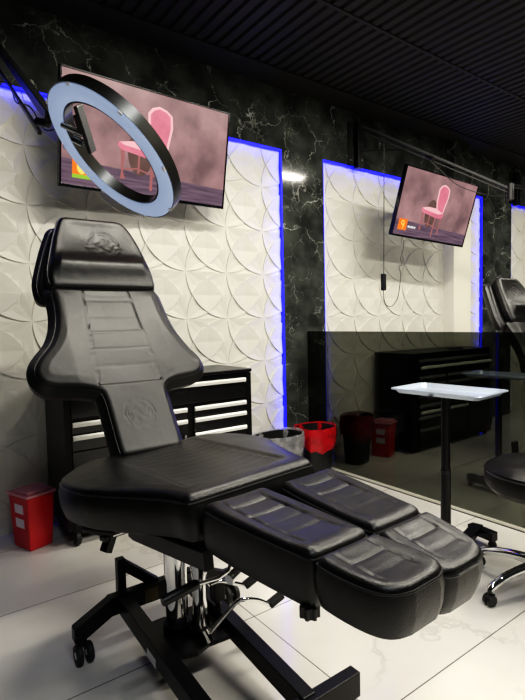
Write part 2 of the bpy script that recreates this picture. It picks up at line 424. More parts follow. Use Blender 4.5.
    def legpair(nm, dx, z0, tilt_end, mir):
        # s measured along x from this pad's own left edge reference
        o1 = W(dx, 1.205, z0); wr = .108
        rows1 = [(-.004, -.085, .085), (0, -.098, .098), (.012, -.107, .107), (.10, -.110, .110), (.22, -.106, .106), (.34, -.099, .099), (.385, -.095, .095), (.398, -.086, .086), (.402, -.070, .070)]
        ang = Vector((-.09*mir, -1, 0))
        ex = Vector((1, 0, .03)).normalized()
        # need es x et = up: use et pointing back (+y) so flip t
        r1 = [(-t, a, b) for t, a, b in rows1][::-1]
        etb = -Vector((ang.x, ang.y, -.02)).normalized()
        p1 = pad('calf_pad', r1, o1, ex, etb, .140, .018, M['leather'], root,
                 lambda s, t: legtop(0, .105, 0, .40)(s, -t), lambda s, t, d: leggr(0, .062, (.075, .145, .215, .285), .03, .35)(s, -t, d), nu=56)
        up.append(p1)
        j = Vector(o1)+Vector((ang.x, ang.y, -.02)).normalized()*.412
        rows2 = [(0, -.080, .080), (.004, -.092, .092), (.03, -.098, .100), (.09, -.096, .106), (.14, -.088, .106), (.172, -.074, .100), (.190, -.052, .086), (.199, -.020, .060)]
        if mir > 0: rows2 = [(t, -b, -a) for t, a, b in rows2]
        r2 = [(-t, a, b) for t, a, b in rows2][::-1]
        et2 = -Vector((ang.x*.3, ang.y, tilt_end)).normalized()
        p2 = pad('foot_pad', r2, j, ex, et2, .112, .018, M['leather'], root,
                 lambda s, t: legtop(0, .10, 0, .19, rim0=.8, rim1=.2)(s, -t), lambda s, t, d: leggr(0, .055, (.065, .125), .02, .155)(s, -t, d), nu=56, bottom_in=.006)
        up.append(p2)
        # under-pad rail and locking star knob
        bm = bmesh.new()
        a_ = Vector(o1)+Vector((0, .16, -.155)); b_ = Vector(o1)+Vector((-.03*mir, -.37, -.152))
        bar(bm, a_, b_, .05, .022)
        rail = build('leg_rail', bm, M['black_metal'], root, smooth=False); up.append(rail)
        bm = bmesh.new(); kn = Vector(o1)+Vector((-.045, -.375, -.140))
        tube(bm, [kn+Vector((0, 0, .02)), kn], .009, 8)
        n = 7; pr = []
        for a in range(n*4):
            rr_ = .024 if (a % 4) in (0, 1) else .019
            pr.append((rr_*math.cos(a*math.pi/(2*n)), rr_*math.sin(a*math.pi/(2*n))))
        A = [bm.verts.new(kn+Vector((x, y, 0))) for x, y in pr]; B = [bm.verts.new(kn+Vector((x, y, -.026))) for x, y in pr]
        for i in range(len(A)): bm.faces.new((A[i], A[(i+1) % len(A)], B[(i+1) % len(A)], B[i]))
        bm.faces.new(A); bm.faces.new(B[::-1])
        up.append(build('star_knob', bm, M['black_plastic'], root, smooth=False))
    legpair('near', .768, .795, -.02, -1)
    legpair('far', 1.045, .800, -.14, 1)
    # ---- mechanism under the seat
    bm = bmesh.new()
    box(bm, W(.68, 1.44, .615), W(1.02, 1.86, .655))
    bar(bm, W(.675, 1.76, .525), W(.675, 1.20, .628), .03, .055); bar(bm, W(1.025, 1.76, .525), W(1.025, 1.20, .628), .03, .055)
    box(bm, W(.66, 1.75, .50), W(1.04, 1.79, .60))
    bar(bm, W(.70, 1.46, .60), W(.76, 1.14, .655), .05, .03); bar(bm, W(.99, 1.46, .60), W(1.00, 1.14, .655), .05, .03)
    box(bm, W(.80, 1.95, .60), W(.91, 2.05, .68)); box(bm, W(.82, 1.80, .60), W(.89, 2.0, .63))
    up.append(build('seat_carriage', bm, M['black_metal'], root, smooth=False, bevel=.004))
    bm = bmesh.new(); tube(bm, [W(.80, 1.30, .49), W(.88, 1.33, .505)], .017, 14)
    up.append(build('bright_fitting', bm, M['chrome'], root))
    def lever(pts, r, grip0, grip1, gr, nm='lever'):
        bm = bmesh.new(); tube(bm, [W(*p) for p in pts], r, 12); lv = build(nm, bm, M['chrome'], root)
        bm = bmesh.new(); g0 = Vector(W(*grip0)); g1 = Vector(W(*grip1)); m_, l = basis(g0, g1)
        lathe(bm, [(0, 0), (gr*.85, 0), (gr, .008), (gr, l-.01), (gr*.7, l), (0, l)], 16, m_)
        build('grip', bm, M['black_plastic'], lv); return lv
    up.append(lever([(.70, 1.35, .485), (.79, 1.35, .478), (.83, 1.35, .49), (.88, 1.38, .56)], .0065, (.595, 1.35, .470), (.717, 1.35, .487), .016))
    up.append(lever([(.72, 1.71, .60), (.655, 1.70, .565), (.555, 1.70, .560)], .010, (.57, 1.70, .566), (.470, 1.70, .612), .013))
    bm = bmesh.new(); bar(bm, W(.66, 1.74, .565), W(.535, 1.70, .556), .035, .02); bar(bm, W(.575, 1.71, .575), W(.545, 1.70, .508), .035, .03)
    up.append(build('tilt_handle', bm, M['black_metal'], root, smooth=False, bevel=.003))
    # ---- pump columns
    bm = bmesh.new(); lathe(bm, [(.0, .125), (.043, .125), (.043, .60), (0, .60)], 40, Matrix.Translation(W(.803, 1.69, 0)))
    build('pump_column', bm, M['chrome'], root)
    bm = bmesh.new(); lathe(bm, [(0, .118), (.052, .118), (.052, .165), (.046, .17), (0, .17)], 36, Matrix.Translation(W(.803, 1.69, 0)))
    lathe(bm, [(0, .118), (.046, .118), (.046, .150), (.04, .155), (0, .155)], 36, Matrix.Translation(W(.868, 1.625, 0)))
    build('column_collar', bm, M['black_metal'], root)
    bm = bmesh.new(); lathe(bm, [(0, .125), (.036, .125), (.036, .16), (.026, .27), (.026, .33), (.038, .42), (.038, .60), (0, .60)], 40, Matrix.Translation(W(.868, 1.625, 0)))
    build('piston', bm, M['chrome'], root)
    # foot pump pedals
    def pedal(pts, e0, e1):
        bm = bmesh.new(); tube(bm, spline([W(*p) for p in pts], 4), .008, 12)
        p = build('pump_pedal', bm, M['chrome'], root)
        bm = bmesh.new(); bar(bm, W(*e0), W(*e1), .032, .022); build('pedal_pad', bm, M['rubber'], p, smooth=False, bevel=.004)
    pedal([(.86, 1.555, .155), (.90, 1.53, .21), (.955, 1.50, .272), (.985, 1.49, .275), (1.049, 1.50, .245), (1.10, 1.50, .21)], (1.10, 1.50, .208), (1.165, 1.50, .228))
    pedal([(.90, 1.60, .315), (.95, 1.60, .31), (1.06, 1.60, .256)], (1.055, 1.60, .256), (1.115, 1.60, .276))
    bm = bmesh.new(); tube(bm, [W(.845, 1.555, .185), W(.86, 1.545, .140)], .015, 14); build('pump_joint', bm, M['chrome'], root)
    bm = bmesh.new(); box(bm, W(.925, 1.61, .225), W(.972, 1.65, .31)); tube(bm, [W(.950, 1.63, .12), W(.950, 1.63, .23)], .012, 12)
    build('valve_block', bm, M['black_metal'], root, smooth=False, bevel=.004)
    # ---- floor frame
    bm = bmesh.new()
    bar(bm, W(.69, 1.97, .165), W(.70, 1.14, .090), .052, .068); build('long_beam', bm, M['black_metal'], root, smooth=False, bevel=.003); bm = bmesh.new()
    bar(bm, W(.985, 1.97, .165), W(.985, 1.14, .090), .052, .068)
    b1 = build('long_beam', bm, M['black_metal'], root, smooth=False, bevel=.003)
    bm = bmesh.new(); bar(bm, W(.63, 1.955, .165), W(1.05, 1.955, .165), .045, .075)
    bar(bm, W(.648, 1.955, .170), W(.500, 1.940, .108), .045, .066); bar(bm, W(1.03, 1.955, .170), W(1.19, 1.955, .095), .045, .066)
    bar(bm, W(.507, 1.940, .135), W(.507, 1.940, .082), .045, .045, up=(0, 1, 0)); bar(bm, W(1.19, 1.955, .135), W(1.19, 1.955, .085), .045, .045, up=(0, 1, 0))
    build('rear_crossbar', bm, M['black_metal'], root, smooth=False, bevel=.003)
    bm = bmesh.new(); bar(bm, W(.48, 1.14, .075), W(1.195, 1.14, .075), .045, .085)
    for x in (.51, 1.165): lathe(bm, [(0, 0), (.022, 0), (.022, .02), (.008, .022), (.008, .04), (0, .04)], 16, Matrix.Translation(W(x, 1.14, 0)))
    build('front_crossbar', bm, M['black_metal'], root, smooth=False, bevel=.003)
    bm = bmesh.new(); bar(bm, W(.70, 2.0, .14), W(.70, 2.0, .325), .035, .035, up=(0, 1, 0)); bar(bm, W(.70, 2.0, .305), W(.84, 1.965, .19), .03, .04)
    build('transport_post', bm, M['black_metal'], root, smooth=False, bevel=.003)
    bm = bmesh.new()
    pl_ = [(.672, 1.80), (.70, 1.56), (.80, 1.525), (.86, 1.545), (1.01, 1.53), (1.015, 1.75), (.97, 1.80)]
    A = [bm.verts.new(W(x, y, .115)) for x, y in pl_]; B = [bm.verts.new(W(x, y, .132)) for x, y in pl_]
    for i in range(len(A)): bm.faces.new((A[i], A[(i+1) % len(A)], B[(i+1) % len(A)], B[i]))
    bm.faces.new(A); bm.faces.new(B[::-1]); build('base_plate', bm, M['black_metal'], root, smooth=False, bevel=.003)
    bm = bmesh.new(); box(bm, W(.775, 1.930, .135), W(.835, 1.9322, .19)); build('base_plaque', bm, M['gold'], root, smooth=False)
    bm = bmesh.new()
    for i in range(1):
        m_, l = basis(W(.6685, 1.70, .118), W(.6685, 1.58, .107)); box(bm, (-.0008, -.017, 0), (.0008, .017, .11), mtx=m_)
    build('sticker', bm, M['white_plastic'], root, smooth=False)
    # casters
    for x in (.515, 1.185):
        ca = bmesh.new()
        box(ca, W(x-.018, 1.925, .055), W(x+.018, 1.965, .085)); tube(ca, [W(x, 1.945, .08), W(x, 1.945, .10)], .009, 10)
        co = build('caster', ca, M['black_plastic'], root, smooth=False, bevel=.004)
        for dx in (-.02, .02):
            wh = bmesh.new(); m_ = Matrix.Translation(W(x+dx, 1.915, .038)) @ Matrix.Rotation(R(90), 4, 'Y')
            lathe(wh, [(.016, -.012), (.033, -.012), (.038, -.007), (.038, .007), (.033, .012), (.016, .012)], 24, m_, close=True)
            wo = build('wheel', wh, M['rubber'], co)
            hb = bmesh.new(); lathe(hb, [(0, -.012), (.012, -.012), (.014, -.008), (.014, .008), (.012, .012), (0, .012)], 16, m_); build('hub', hb, M['steel'], wo)
    return root, up

def children(o): return [x for x in COL.objects if x.parent == o]
def copy_tree(o, parent=None):
    c = o.copy(); COL.objects.link(c); c.parent = parent
    for ch in children(o): copy_tree(ch, c)
    return c

chair, uph = make_chair('black leather reclining tattoo chair in the foreground with split leg rests and chrome pump column', None)
upn = {o.name for o in uph}
ch2 = copy_tree(chair); ch2.location = (4.42, 1.27, 0)
ch2['label'] = 'second black leather tattoo chair behind the smoked glass, headrest cut by right edge'
for a, b in zip(children(chair), children(ch2)):
    if a.name in upn: b.location = (0, 0, -.22)

# ------------------------------------------------------------------ room
bm = bmesh.new(); box(bm, (-3, -3, -.1), (11, WALL+.3, 0)); struct('floor', bm, M['floor'])
bm = bmesh.new(); box(bm, (-3, WALL, 0), (11, WALL+.2, CEIL+.3)); struct('wall_back', bm, M['marble'])
# corrugated ceiling, ribs along y
bm = bmesh.new(); x = -3.0; prof = []
while x < 11:
    prof += [(x, CEIL+.0), (x+.048, CEIL+.0), (x+.060, CEIL+.018), (x+.078, CEIL+.018)]; x += .090
ys = (-3.0, WALL+.0)
V = [[bm.verts.new((px, y, pz)) for px, pz in prof] for y in ys]
for i in range(len(prof)-1): bm.faces.new((V[0][i], V[1][i], V[1][i+1], V[0][i+1]))
struct('ceiling', bm, M['ceiling'])
bm = bmesh.new(); box(bm, (-3, -3, CEIL+.06), (11, WALL+.2, CEIL+.12)); struct('trim_1', bm, M['ceiling'])
bm = bmesh.new(); box(bm, (-3, WALL-.30, CEIL-.012), (11, WALL-.001, CEIL)); struct('trim_2', bm, M['ceiling'])
bm = bmesh.new()
for y in (2.35, 1.15, -.05): box(bm, (-3, y-.012, CEIL-.006), (11, y+.012, CEIL-.0005))
struct('trim_3', bm, M['ceiling'])

# white relief panels --------------------------------------------------------
A_ = .3665; NX0 = .692; NZ0 = .231
def arc(c, p0, p1, n=9):
    a0 = math.atan2(p0[1]-c[1], p0[0]-c[0]); a1 = math.atan2(p1[1]-c[1], p1[0]-c[0])
    while a1-a0 > math.pi: a1 -= 2*math.pi
    while a1-a0 < -math.pi: a1 += 2*math.pi
    return [(c[0]+math.cos(a0+(a1-a0)*i/n), c[1]+math.sin(a0+(a1-a0)*i/n)) for i in range(n+1)]
q = 1-math.sqrt(3)/2
Bm, Tp, Lf, Rg = (.5, q), (.5, 1-q), (q, .5), (1-q, .5)
c00, c10, c01, c11 = (0, 0), (1, 0), (0, 1), (1, 1)
REG = []   # (polyline list of (x, z, h), centre (x, z, h))
# centre: four curved sides, folded along its horizontal middle
def withh(pts, h0, h1, hm=None):
    n = len(pts)-1; return [(x, z, (h0+(h1-h0)*i/n) + (0 if hm is None else hm*math.sin(math.pi*i/n))) for i, (x, z) in enumerate(pts)]
RIM = .070
cen = withh(arc(c10, Lf, Tp), RIM, RIM)[:-1]+withh(arc(c00, Tp, Rg), RIM, RIM)[:-1]
REG.append((cen+[(Rg[0], Rg[1], RIM), (.5, .5, .028)], (.5, .66, .047)))
cen = withh(arc(c01, Rg, Bm), RIM, RIM)[:-1]+withh(arc(c11, Bm, Lf), RIM, RIM)[:-1]
REG.append((cen+[(Lf[0], Lf[1], RIM), (.5, .5, .028)], (.5, .34, .047)))
def kite(node, e1, e2, ca, cb, cm):
    # node corner -> e1 along circle ca, e1 -> e2 along cm, e2 -> node along cb; two facets split on the diagonal
    mid = arc(cm, e1, e2, 8); m4 = mid[4]
    a = withh(arc(ca, node, e1), .034, .058)+[(x, z, .020+.025*abs(i-4)/4) for i, (x, z) in enumerate(mid)][1:5]
    b = [(x, z, .020+.025*abs(i-4)/4) for i, (x, z) in enumerate(mid)][4:8]+withh(arc(cb, e2, node), .058, .034)
    for pl in (a, b):
        cx = sum(p[0] for p in pl)/len(pl); cz = sum(p[1] for p in pl)/len(pl)
        REG.append((pl, (cx*.6+m4[0]*.4, cz*.6+m4[1]*.4, .020)))
kite(c00, Lf, Bm, c10, c01, c11)
kite(c10, Bm, Rg, c11, c00, c01)
kite(c11, Rg, Tp, c01, c10, c00)
kite(c01, Tp, Lf, c00, c11, c10)
def eye(n0, n1, m, ca, cb):
    pts = withh(arc(ca, n0, m), .002, .010)+withh(arc(cb, m, n1), .010, .002)[1:]
    mx_ = ((n0[0]+n1[0])/2, (n0[1]+n1[1])/2)
    REG.append((pts+[(mx_[0], mx_[1], .034)], ((m[0]+mx_[0])/2, (m[1]+mx_[1])/2, .020)))
eye(c00, c10, Bm, c01, c11); eye(c10, c11, Rg, c00, c01); eye(c11, c01, Tp, c10, c00); eye(c01, c00, Lf, c11, c10)

def relief(name, x0, x1, z0, z1, skip=None):
    bm = bmesh.new(); yb = WALL-.006; DEP = .66
    i0 = math.floor((x0-NX0)/A_); i1 = math.ceil((x1-NX0)/A_); j0 = math.floor((z0-NZ0)/A_); j1 = math.ceil((z1-NZ0)/A_)
    for i in range(i0, i1):
        for j in range(j0, j1):
            for pl, cn in REG:
                def P(p, k=1.0): return (NX0+(i+p[0])*A_, yb-p[2]*A_*DEP*k, NZ0+(j+p[1])*A_)
                vs = [bm.verts.new(P(p)) for p in pl]; cv = bm.verts.new(P(cn)); bs = [bm.verts.new(P(p, 0)) for p in pl]
                n = len(vs)
                for a in range(n):
                    b = (a+1) % n
                    bm.faces.new((cv, vs[b], vs[a])); bm.faces.new((vs[a], vs[b], bs[b], bs[a]))
    for co, no in (((x0, 0, 0), (-1, 0, 0)), ((x1, 0, 0), (1, 0, 0)), ((0, 0, z0), (0, 0, -1)), ((0, 0, z1), (0, 0, 1))):
        bmesh.ops.bisect_plane(bm, geom=bm.verts[:]+bm.edges[:]+bm.faces[:], plane_co=co, plane_no=no, clear_outer=True)
    for f in list(bm.faces):
        c = f.calc_center_median()
        if f.normal.y > .5: f.normal_flip()
    o = struct(name, bm, M['panel'], keep=True); return o
PT = 2.765
BAYS = [(-.30, 2.725), (3.205, 5.87), (6.56, 9.2)]
nwall = 1
for (a, b), nm in zip(BAYS, ('wall_left', 'wall_centre', 'wall_right')):
    relief(nm, a+.012, b-.012, .0, PT-.012)
# marble facings between the bays, proud of the wall so the panels sit in niches
bm = bmesh.new(); box(bm, (-3, WALL-.045, PT), (11, WALL, CEIL)); struct('trim_4', bm, M['marble'])
tn = 5
edges = [-3]+[v for ab in BAYS for v in ab]+[11]
for a, b in zip(edges[::2], edges[1::2]):
    bm = bmesh.new(); box(bm, (a, WALL-.045, 0), (b, WALL, PT-.0005)); struct('trim_%d' % tn, bm, M['marble']); tn += 1
# blue led strips round each bay
def led(a, b, lab):
    r = empty('led_strip', (a, WALL-.03, 0), lab, 'light strip', None)
    def seg(lo, hi):
        bm = bmesh.new(); box(bm, (lo[0]-a, lo[1]-WALL+.03, lo[2]), (hi[0]-a, hi[1]-WALL+.03, hi[2])); build('light_tube', bm, M['led'], r, smooth=False)
    seg((a, WALL-.044, PT-.015), (b, WALL-.024, PT-.001))
    seg((b-.013, WALL-.044, .0), (b-.001, WALL-.024, PT-.018))
    seg((a+.001, WALL-.040, .0), (a+.010, WALL-.026, PT-.018))
led(*BAYS[0], 'blue LED strip edging the left white relief panel behind the big screen')
led(*BAYS[1], 'blue LED strip edging the middle white relief panel behind the smaller screen')
led(*BAYS[2], 'blue LED strip edging the white relief panel at the far right edge')
# pilaster in the middle bay
bm = bmesh.new(); box(bm, (5.10, WALL-.15, 0), (5.44, WALL-.002, PT-.02)); struct('trim_9', bm, M['smooth_white'])
bm = bmesh.new(); box(bm, (5.10, WALL-.15, PT-.02), (5.44, WALL-.002, CEIL)); struct('trim_10', bm, M['marble'])
# room beyond the camera: dark walls so chrome and glass have something to mirror
bm = bmesh.new(); box(bm, (-3.1, -3, 0), (-3, WALL, CEIL)); struct('wall_side', bm, M['ceiling'])

# ------------------------------------------------------------------ glass partition
gp = empty('glass_partition', (2.985, 2.0, 0), 'waist high smoked glass partition standing out from the wall between the two stations', 'partition')
bm = bmesh.new(); box(bm, (-.005, -1.75, .012), (.005, 1.39, 1.203)); build('glass_pane', bm, M['glass'], gp, smooth=False)
bm = bmesh.new(); box(bm, (-.012, -1.75, 0), (.012, 1.39, .022)); build('floor_channel', bm, M['smooth_white'], gp, smooth=False)
bm = bmesh.new(); box(bm, (-.016, -1.75, 0), (-.0125, 1.38, .006)); build('gasket', bm, M['rubber'], gp, smooth=False)

# ------------------------------------------------------------------ televisions
def make_tv(T, W_, yaw, tilt, roll, label, full=True):
    """T = world position of the top left corner of the set"""
    H_ = W_*.5625
    r = empty('television', (0, 0, 0), label, 'television', None)
    n = Vector((math.sin(yaw)*math.cos(tilt), -math.cos(yaw)*math.cos(tilt), -math.sin(tilt)))
    U = Vector((math.cos(yaw)*math.cos(roll), math.sin(yaw)*math.cos(roll), -math.sin(roll))); U = (U-n*U.dot(n)).normalized()
    Vu = n.cross(U).normalized()
    if Vu.z < 0: Vu = -Vu
    m = Matrix((U, Vu, n)).transposed().to_4x4(); c = Vector(T)+U*W_/2-Vu*H_/2; m.translation = c
    r.matrix_world = m
    bm = bmesh.new(); b = .012
    for lo, hi in (((-W_/2, -H_/2, -.03), (W_/2, -H_/2+b*1.6, .006)), ((-W_/2, H_/2-b, -.03), (W_/2, H_/2, .006)), ((-W_/2, -H_/2, -.03), (-W_/2+b, H_/2, .006)), ((W_/2-b, -H_/2, -.03), (W_/2, H_/2, .006))): box(bm, lo, hi)
    box(bm, (-W_/2, -H_/2, -.035), (W_/2, H_/2, -.004)); box(bm, (-W_*.3, -H_*.42, -.07), (W_*.3, H_*.15, -.03))
    build('housing', bm, M['black_gloss'], r, smooth=False, bevel=.002)
    sw = W_/2-b; sb = -H_/2+b*1.6; st = H_/2-b
    def X(u): return -sw+2*sw*u
    def sx(u): return .545+(u-.575)*1.22
    def Y(v): return st+(sb-st)*v
    def quad(bm, u0, v0, u1, v1, z): 
        vs = [bm.verts.new((X(a), Y(c_), z)) for a, c_ in ((u0, v1), (u1, v1), (u1, v0), (u0, v0))]; bm.faces.new(vs)
    def poly(bm, pts, z): bm.faces.new([bm.verts.new((X(a), Y(c_), z)) for a, c_ in pts])
    bm = bmesh.new(); quad(bm, 0, 0, 1, 1, 0); scr = build('screen', bm, M['scr_wall'], r, smooth=False, keep=True)
    def on(nm, mt, fn, z):
        bm = bmesh.new(); fn(bm, z); build(nm, bm, M[mt], scr, smooth=False, keep=True)
    on('pictured_floor', 'scr_floor', lambda b_, z: poly(b_, [(0, 1), (0, .77), (1, .82), (1, 1)], z), .0004)
    def el(cx, cy, rx, ry, k=24, p=2.0): return [(cx+rx*math.copysign(abs(math.cos(a))**(2/p), math.cos(a)), cy+ry*math.copysign(abs(math.sin(a))**(2/p), math.sin(a))) for a in [2*math.pi*i/k for i in range(k)]]
    on('pictured_shadow', 'scr_shadow', lambda b_, z: poly(b_, el(.43, .60, .075, .22), z), .0008)
    # pink upholstered chair turned three quarters
    def back(b_, z):
        poly(b_, [(sx(a_), c_) for a_, c_ in [(.535, .56), (.515, .40), (.51, .20), (.53, .145), (.565, .115), (.605, .135), (.635, .18), (.64, .30), (.625, .46), (.615, .60)]], z)
    on('pictured_chair_back', 'scr_pink_lt', back, .0012)
    def back_in(b_, z): poly(b_, [(sx(a_), c_) for a_, c_ in [(.545, .55), (.528, .40), (.523, .21), (.54, .165), (.567, .138), (.60, .155), (.624, .19), (.628, .30), (.613, .46), (.605, .58)]], z)
    on('pictured_chair_upholstery', 'scr_pink', back_in, .0014)
    def legs(b_, z):
        for pts in ([(.385, .57), (.40, .57), (.405, .66), (.398, .80), (.41, .87), (.385, .875), (.39, .80), (.388, .68)], [(.60, .60), (.615, .60), (.613, .72), (.606, .84), (.615, .895), (.592, .90), (.598, .82), (.60, .70)],
                    [(.47, .60), (.48, .60), (.478, .80), (.468, .80)], [(.535, .62), (.548, .62), (.545, .95), (.53, .95)], [(.47, .75), (.61, .82), (.61, .835), (.47, .765)], [(.395, .775), (.475, .745), (.475, .76), (.395, .79)]): poly(b_, [(sx(a_), c_) for a_, c_ in pts], z)
    on('pictured_chair_legs', 'scr_leg', legs, .0010)
    def seat_(b_, z): poly(b_, [(sx(a_), c_) for a_, c_ in [(.375, .53), (.44, .50), (.53, .50), (.62, .56), (.625, .61), (.60, .645), (.55, .65), (.39, .60), (.372, .57)]], z)
    on('pictured_chair_seat', 'scr_pink', seat_, .0016)
    on('pictured_chair_cushion', 'scr_pink_lt', lambda b_, z: poly(b_, [(sx(a_), c_) for a_, c_ in [(.38, .53), (.44, .50), (.53, .50), (.615, .56), (.56, .585), (.40, .55)]], z), .0018)
    if full:
        on('badge', 'scr_orange', lambda b_, z: quad(b_, .055, .72, .155, .90, z), .0012)
        on('badge_base', 'scr_green', lambda b_, z: quad(b_, .055, .90, .155, .935, z), .0012)
        on('badge_disc', 'scr_yellow', lambda b_, z: poly(b_, el(.105, .83, .026, .065), z), .0016)
        on('caption_mark', 'scr_white', lambda b_, z: poly(b_, el(.205, .935, .013, .012), z), .0016)
    else:
        on('badge', 'scr_orange', lambda b_, z: quad(b_, .045, .755, .155, .925, z), .0012)
        def nine(b_, z):
            k = 20
            for i in range(k):
                a0 = 2*math.pi*i/k; a1 = 2*math.pi*(i+1)/k
                poly(b_, [(.10+r_*math.cos(a)*.6, .815+r_*math.sin(a)) for r_, a in ((.035, a0), (.035, a1), (.022, a1), (.022, a0))], z)
            poly(b_, [(.113, .815), (.121, .815), (.113, .90), (.103, .905)], z)
        on('badge_numeral', 'scr_yellow', nine, .0016)
        def cap(b_, z):
            xs = .17
            for w_ in (.026, .016, .018, .018, .010, .018):
                quad(b_, xs, .845, xs+w_-.005, .875, z); xs += w_
        on('caption_mark', 'scr_white', cap, .0014)
    # wall mount
    bm = bmesh.new(); box(bm, (-.12, -.15, -.085), (.12, .15, -.068)); back_w = (c.y)
    inv = m.inverted(); wp = Vector((c.x, WALL-.05, c.z+.05)); a = inv @ wp
    bar(bm, (0, .0, -.08), a, .05, .05); build('wall_mount', bm, M['black_metal'], r, smooth=False)
    return r
make_tv((.826, 3.045, 2.803), 1.2, R(3.3), R(10.8), R(-.5), 'larger wall mounted screen behind the ring light showing a pink chair in a studio')
make_tv((3.69, 2.836, 2.656), 1.1, R(-1.9), R(16.1), R(2.2), 'smaller tilted screen right of the marble column showing a pink chair', full=False)

# ------------------------------------------------------------------ wall brackets and swing arms
def bracket(x, label, z0=2.76, z1=3.16):
    r = empty('wall_bracket', (x, WALL-.045, 0), label, 'bracket', 'wall brackets for the swing arms')
    bm = bmesh.new(); box(bm, (-.075, -.014, z0), (-.030, -.001, z1)); build('mounting_plate', bm, M['black_metal'], r, smooth=False, bevel=.002)
    bm = bmesh.new(); box(bm, (.0, -.07, z0-.02), (.075, -.005, z1)); build('pivot_post', bm, M['black_metal'], r, smooth=False, bevel=.004)
    for z in (z0+.05, z0+.20, z1-.05):
        for bx_, by_ in ((-.052, -.0145), (.04, -.0705)):
            bm = bmesh.new(); lathe(bm, [(0, 0), (.008, 0), (.008, .004), (0, .004)], 10, Matrix.Translation((bx_, by_, z)) @ Matrix.Rotation(R(90), 4, 'X'))
            build('bolt_head', bm, M['steel'], r, smooth=False)
    return r
bracket(3.60, 'black wall bracket above the middle relief panel, left end of the long swing arm')
bracket(6.57, 'black wall bracket above the relief panel at the right edge')
bracket(.50, 'black wall bracket holding the ring light arm at the left edge')

def bx2(bm, a, b, w, h): bar(bm, a, b, w, h)
ar = empty('swing_arm', (3.64, WALL-.10, 3.14), 'long black swing arm reaching right from the wall bracket over the smaller screen', 'arm')
A0 = Vector((3.64, WALL-.10, 3.14)); J2 = Vector((4.72, 2.455, 2.495))
def ofs(v, dz=0): return Vector(v)-A0+Vector((0, 0, dz))
bm = bmesh.new(); bar(bm, ofs(A0, .0), ofs(J2, .0), .022, .024); bar(bm, ofs(A0, -.055), ofs(J2, -.04), .012, .012)
build('arm_tube', bm, M['rubber'], ar, smooth=False, bevel=.002)
mid = A0.lerp(J2, .47); bm = bmesh.new(); tube(bm, [ofs(mid)+Vector((-.0, -.03, -.05)), ofs(mid)+Vector((0, .03, .0))], .022, 14); build('joint_knob', bm, M['black_plastic'], ar); bm = bmesh.new()
tube(bm, [ofs(J2, .05), ofs(J2, -.10)], .032, 16); build('joint_knob', bm, M['black_plastic'], ar)
bm = bmesh.new(); tube(bm, [ofs((3.64, WALL-.10, 2.90)), ofs(A0.lerp(J2, .30), -.05)], .008, 8); build('brace_rod', bm, M['black_metal'], ar)
bm = bmesh.new(); tube(bm, [ofs(J2, .03), ofs(J2+Vector((.9, -.35, .0)))], .02, 10); build('second_tube', bm, M['black_metal'], ar)
bm = bmesh.new(); 
tube(bm, spline([ofs(v) for v in ((3.95, 2.95, 2.86), (4.02, 2.80, 2.70), (4.25, 2.70, 2.52), (4.5, 2.55, 2.43), (4.72, 2.45, 2.43))], 6), .004, 6)
build('cable', bm, M['cable'], ar)

# ring light -----------------------------------------------------------------
rc = Vector((.548, 1.504, 1.808)); rn = Vector((-.685, -.003, -.728)).normalized()
rl = empty('ring_light', tuple(rc), 'large round ring light with pale blue diffuser and black boom arm before the bigger screen', 'ring light')
rm = rn.to_track_quat('Z', 'Y').to_matrix().to_4x4()
bm = bmesh.new(); ro, ri = .230, .170
lathe(bm, [(ri+.006, .0), (ri+.006, .003), (ri+.010, .006), (ro-.006, .006), (ro-.002, .003), (ro-.002, 0)], 96, rm, close=True); build('diffuser', bm, M['diffuser'], rl)
bm = bmesh.new(); lathe(bm, [(ri, .002), (ri, -.034), (ro+.002, -.034), (ro+.002, .002), (ro-.004, .0), (ri+.006, .0)], 96, rm, close=True); build('ring_housing', bm, M['ring_band'], rl)
bm = bmesh.new()
for a in range(8):
    an = a*math.pi/4+.3; m_ = rm @ Matrix.Rotation(an, 4, 'Z') @ Matrix.Translation((ro-.004, 0, 0)); box(bm, (-.003, -.006, -.004), (.005, .006, .008), mtx=m_)
    build('diffuser_clip', bm, M['white_plastic'], rl, smooth=False); bm = bmesh.new()
ax = [rm @ Vector((1, 0, 0)), rm @ Vector((0, 1, 0))]

def rel(v): return Vector(v)-rc
bm = bmesh.new(); bar(bm, rel((.452, 1.500, 1.935)), rel((.505, 1.548, 1.825)), .040, .012, up=(.6, -.8, .2)); bar(bm, rel((.463, 1.530, 1.925)), rel((.483, 1.550, 1.885)), .05, .018, up=(.6, -.8, .2))
pc = build('phone_clamp', bm, M['black_plastic'], rl, smooth=False, bevel=.002)
bm = bmesh.new(); tube(bm, [rel((.430, 1.590, 1.905)), rel((.470, 1.56, 1.880)), rel((.490, 1.545, 1.868))], .009, 10); tube(bm, [rel((.462, 1.585, 1.868)), rel((.482, 1.56, 1.85))], .012, 10)
build('clamp_stem', bm, M['steel'], pc)
A1 = Vector((.53, WALL-.10, 2.98)); E1 = Vector((.420, 1.68, 1.955))
def r1(v): return Vector(v)-rc
bm = bmesh.new(); bar(bm, r1(A1), r1(E1), .030, .034); build('arm_tube', bm, M['black_metal'], rl, smooth=False, bevel=.003)
bm = bmesh.new(); bar(bm, r1(A1+Vector((0, 0, -.12))), r1(E1+Vector((-.01, .10, -.02))), .012, .012); build('lower_rod', bm, M['black_metal'], rl, smooth=False)
bm = bmesh.new(); tube(bm, [r1((.395, 1.74, 1.955)), r1((.418, 1.70, 1.94))], .013, 12)
tube(bm, [r1(E1), r1((.432, 1.62, 1.925))], .010, 10); build('clamp_knob', bm, M['black_plastic'], rl)
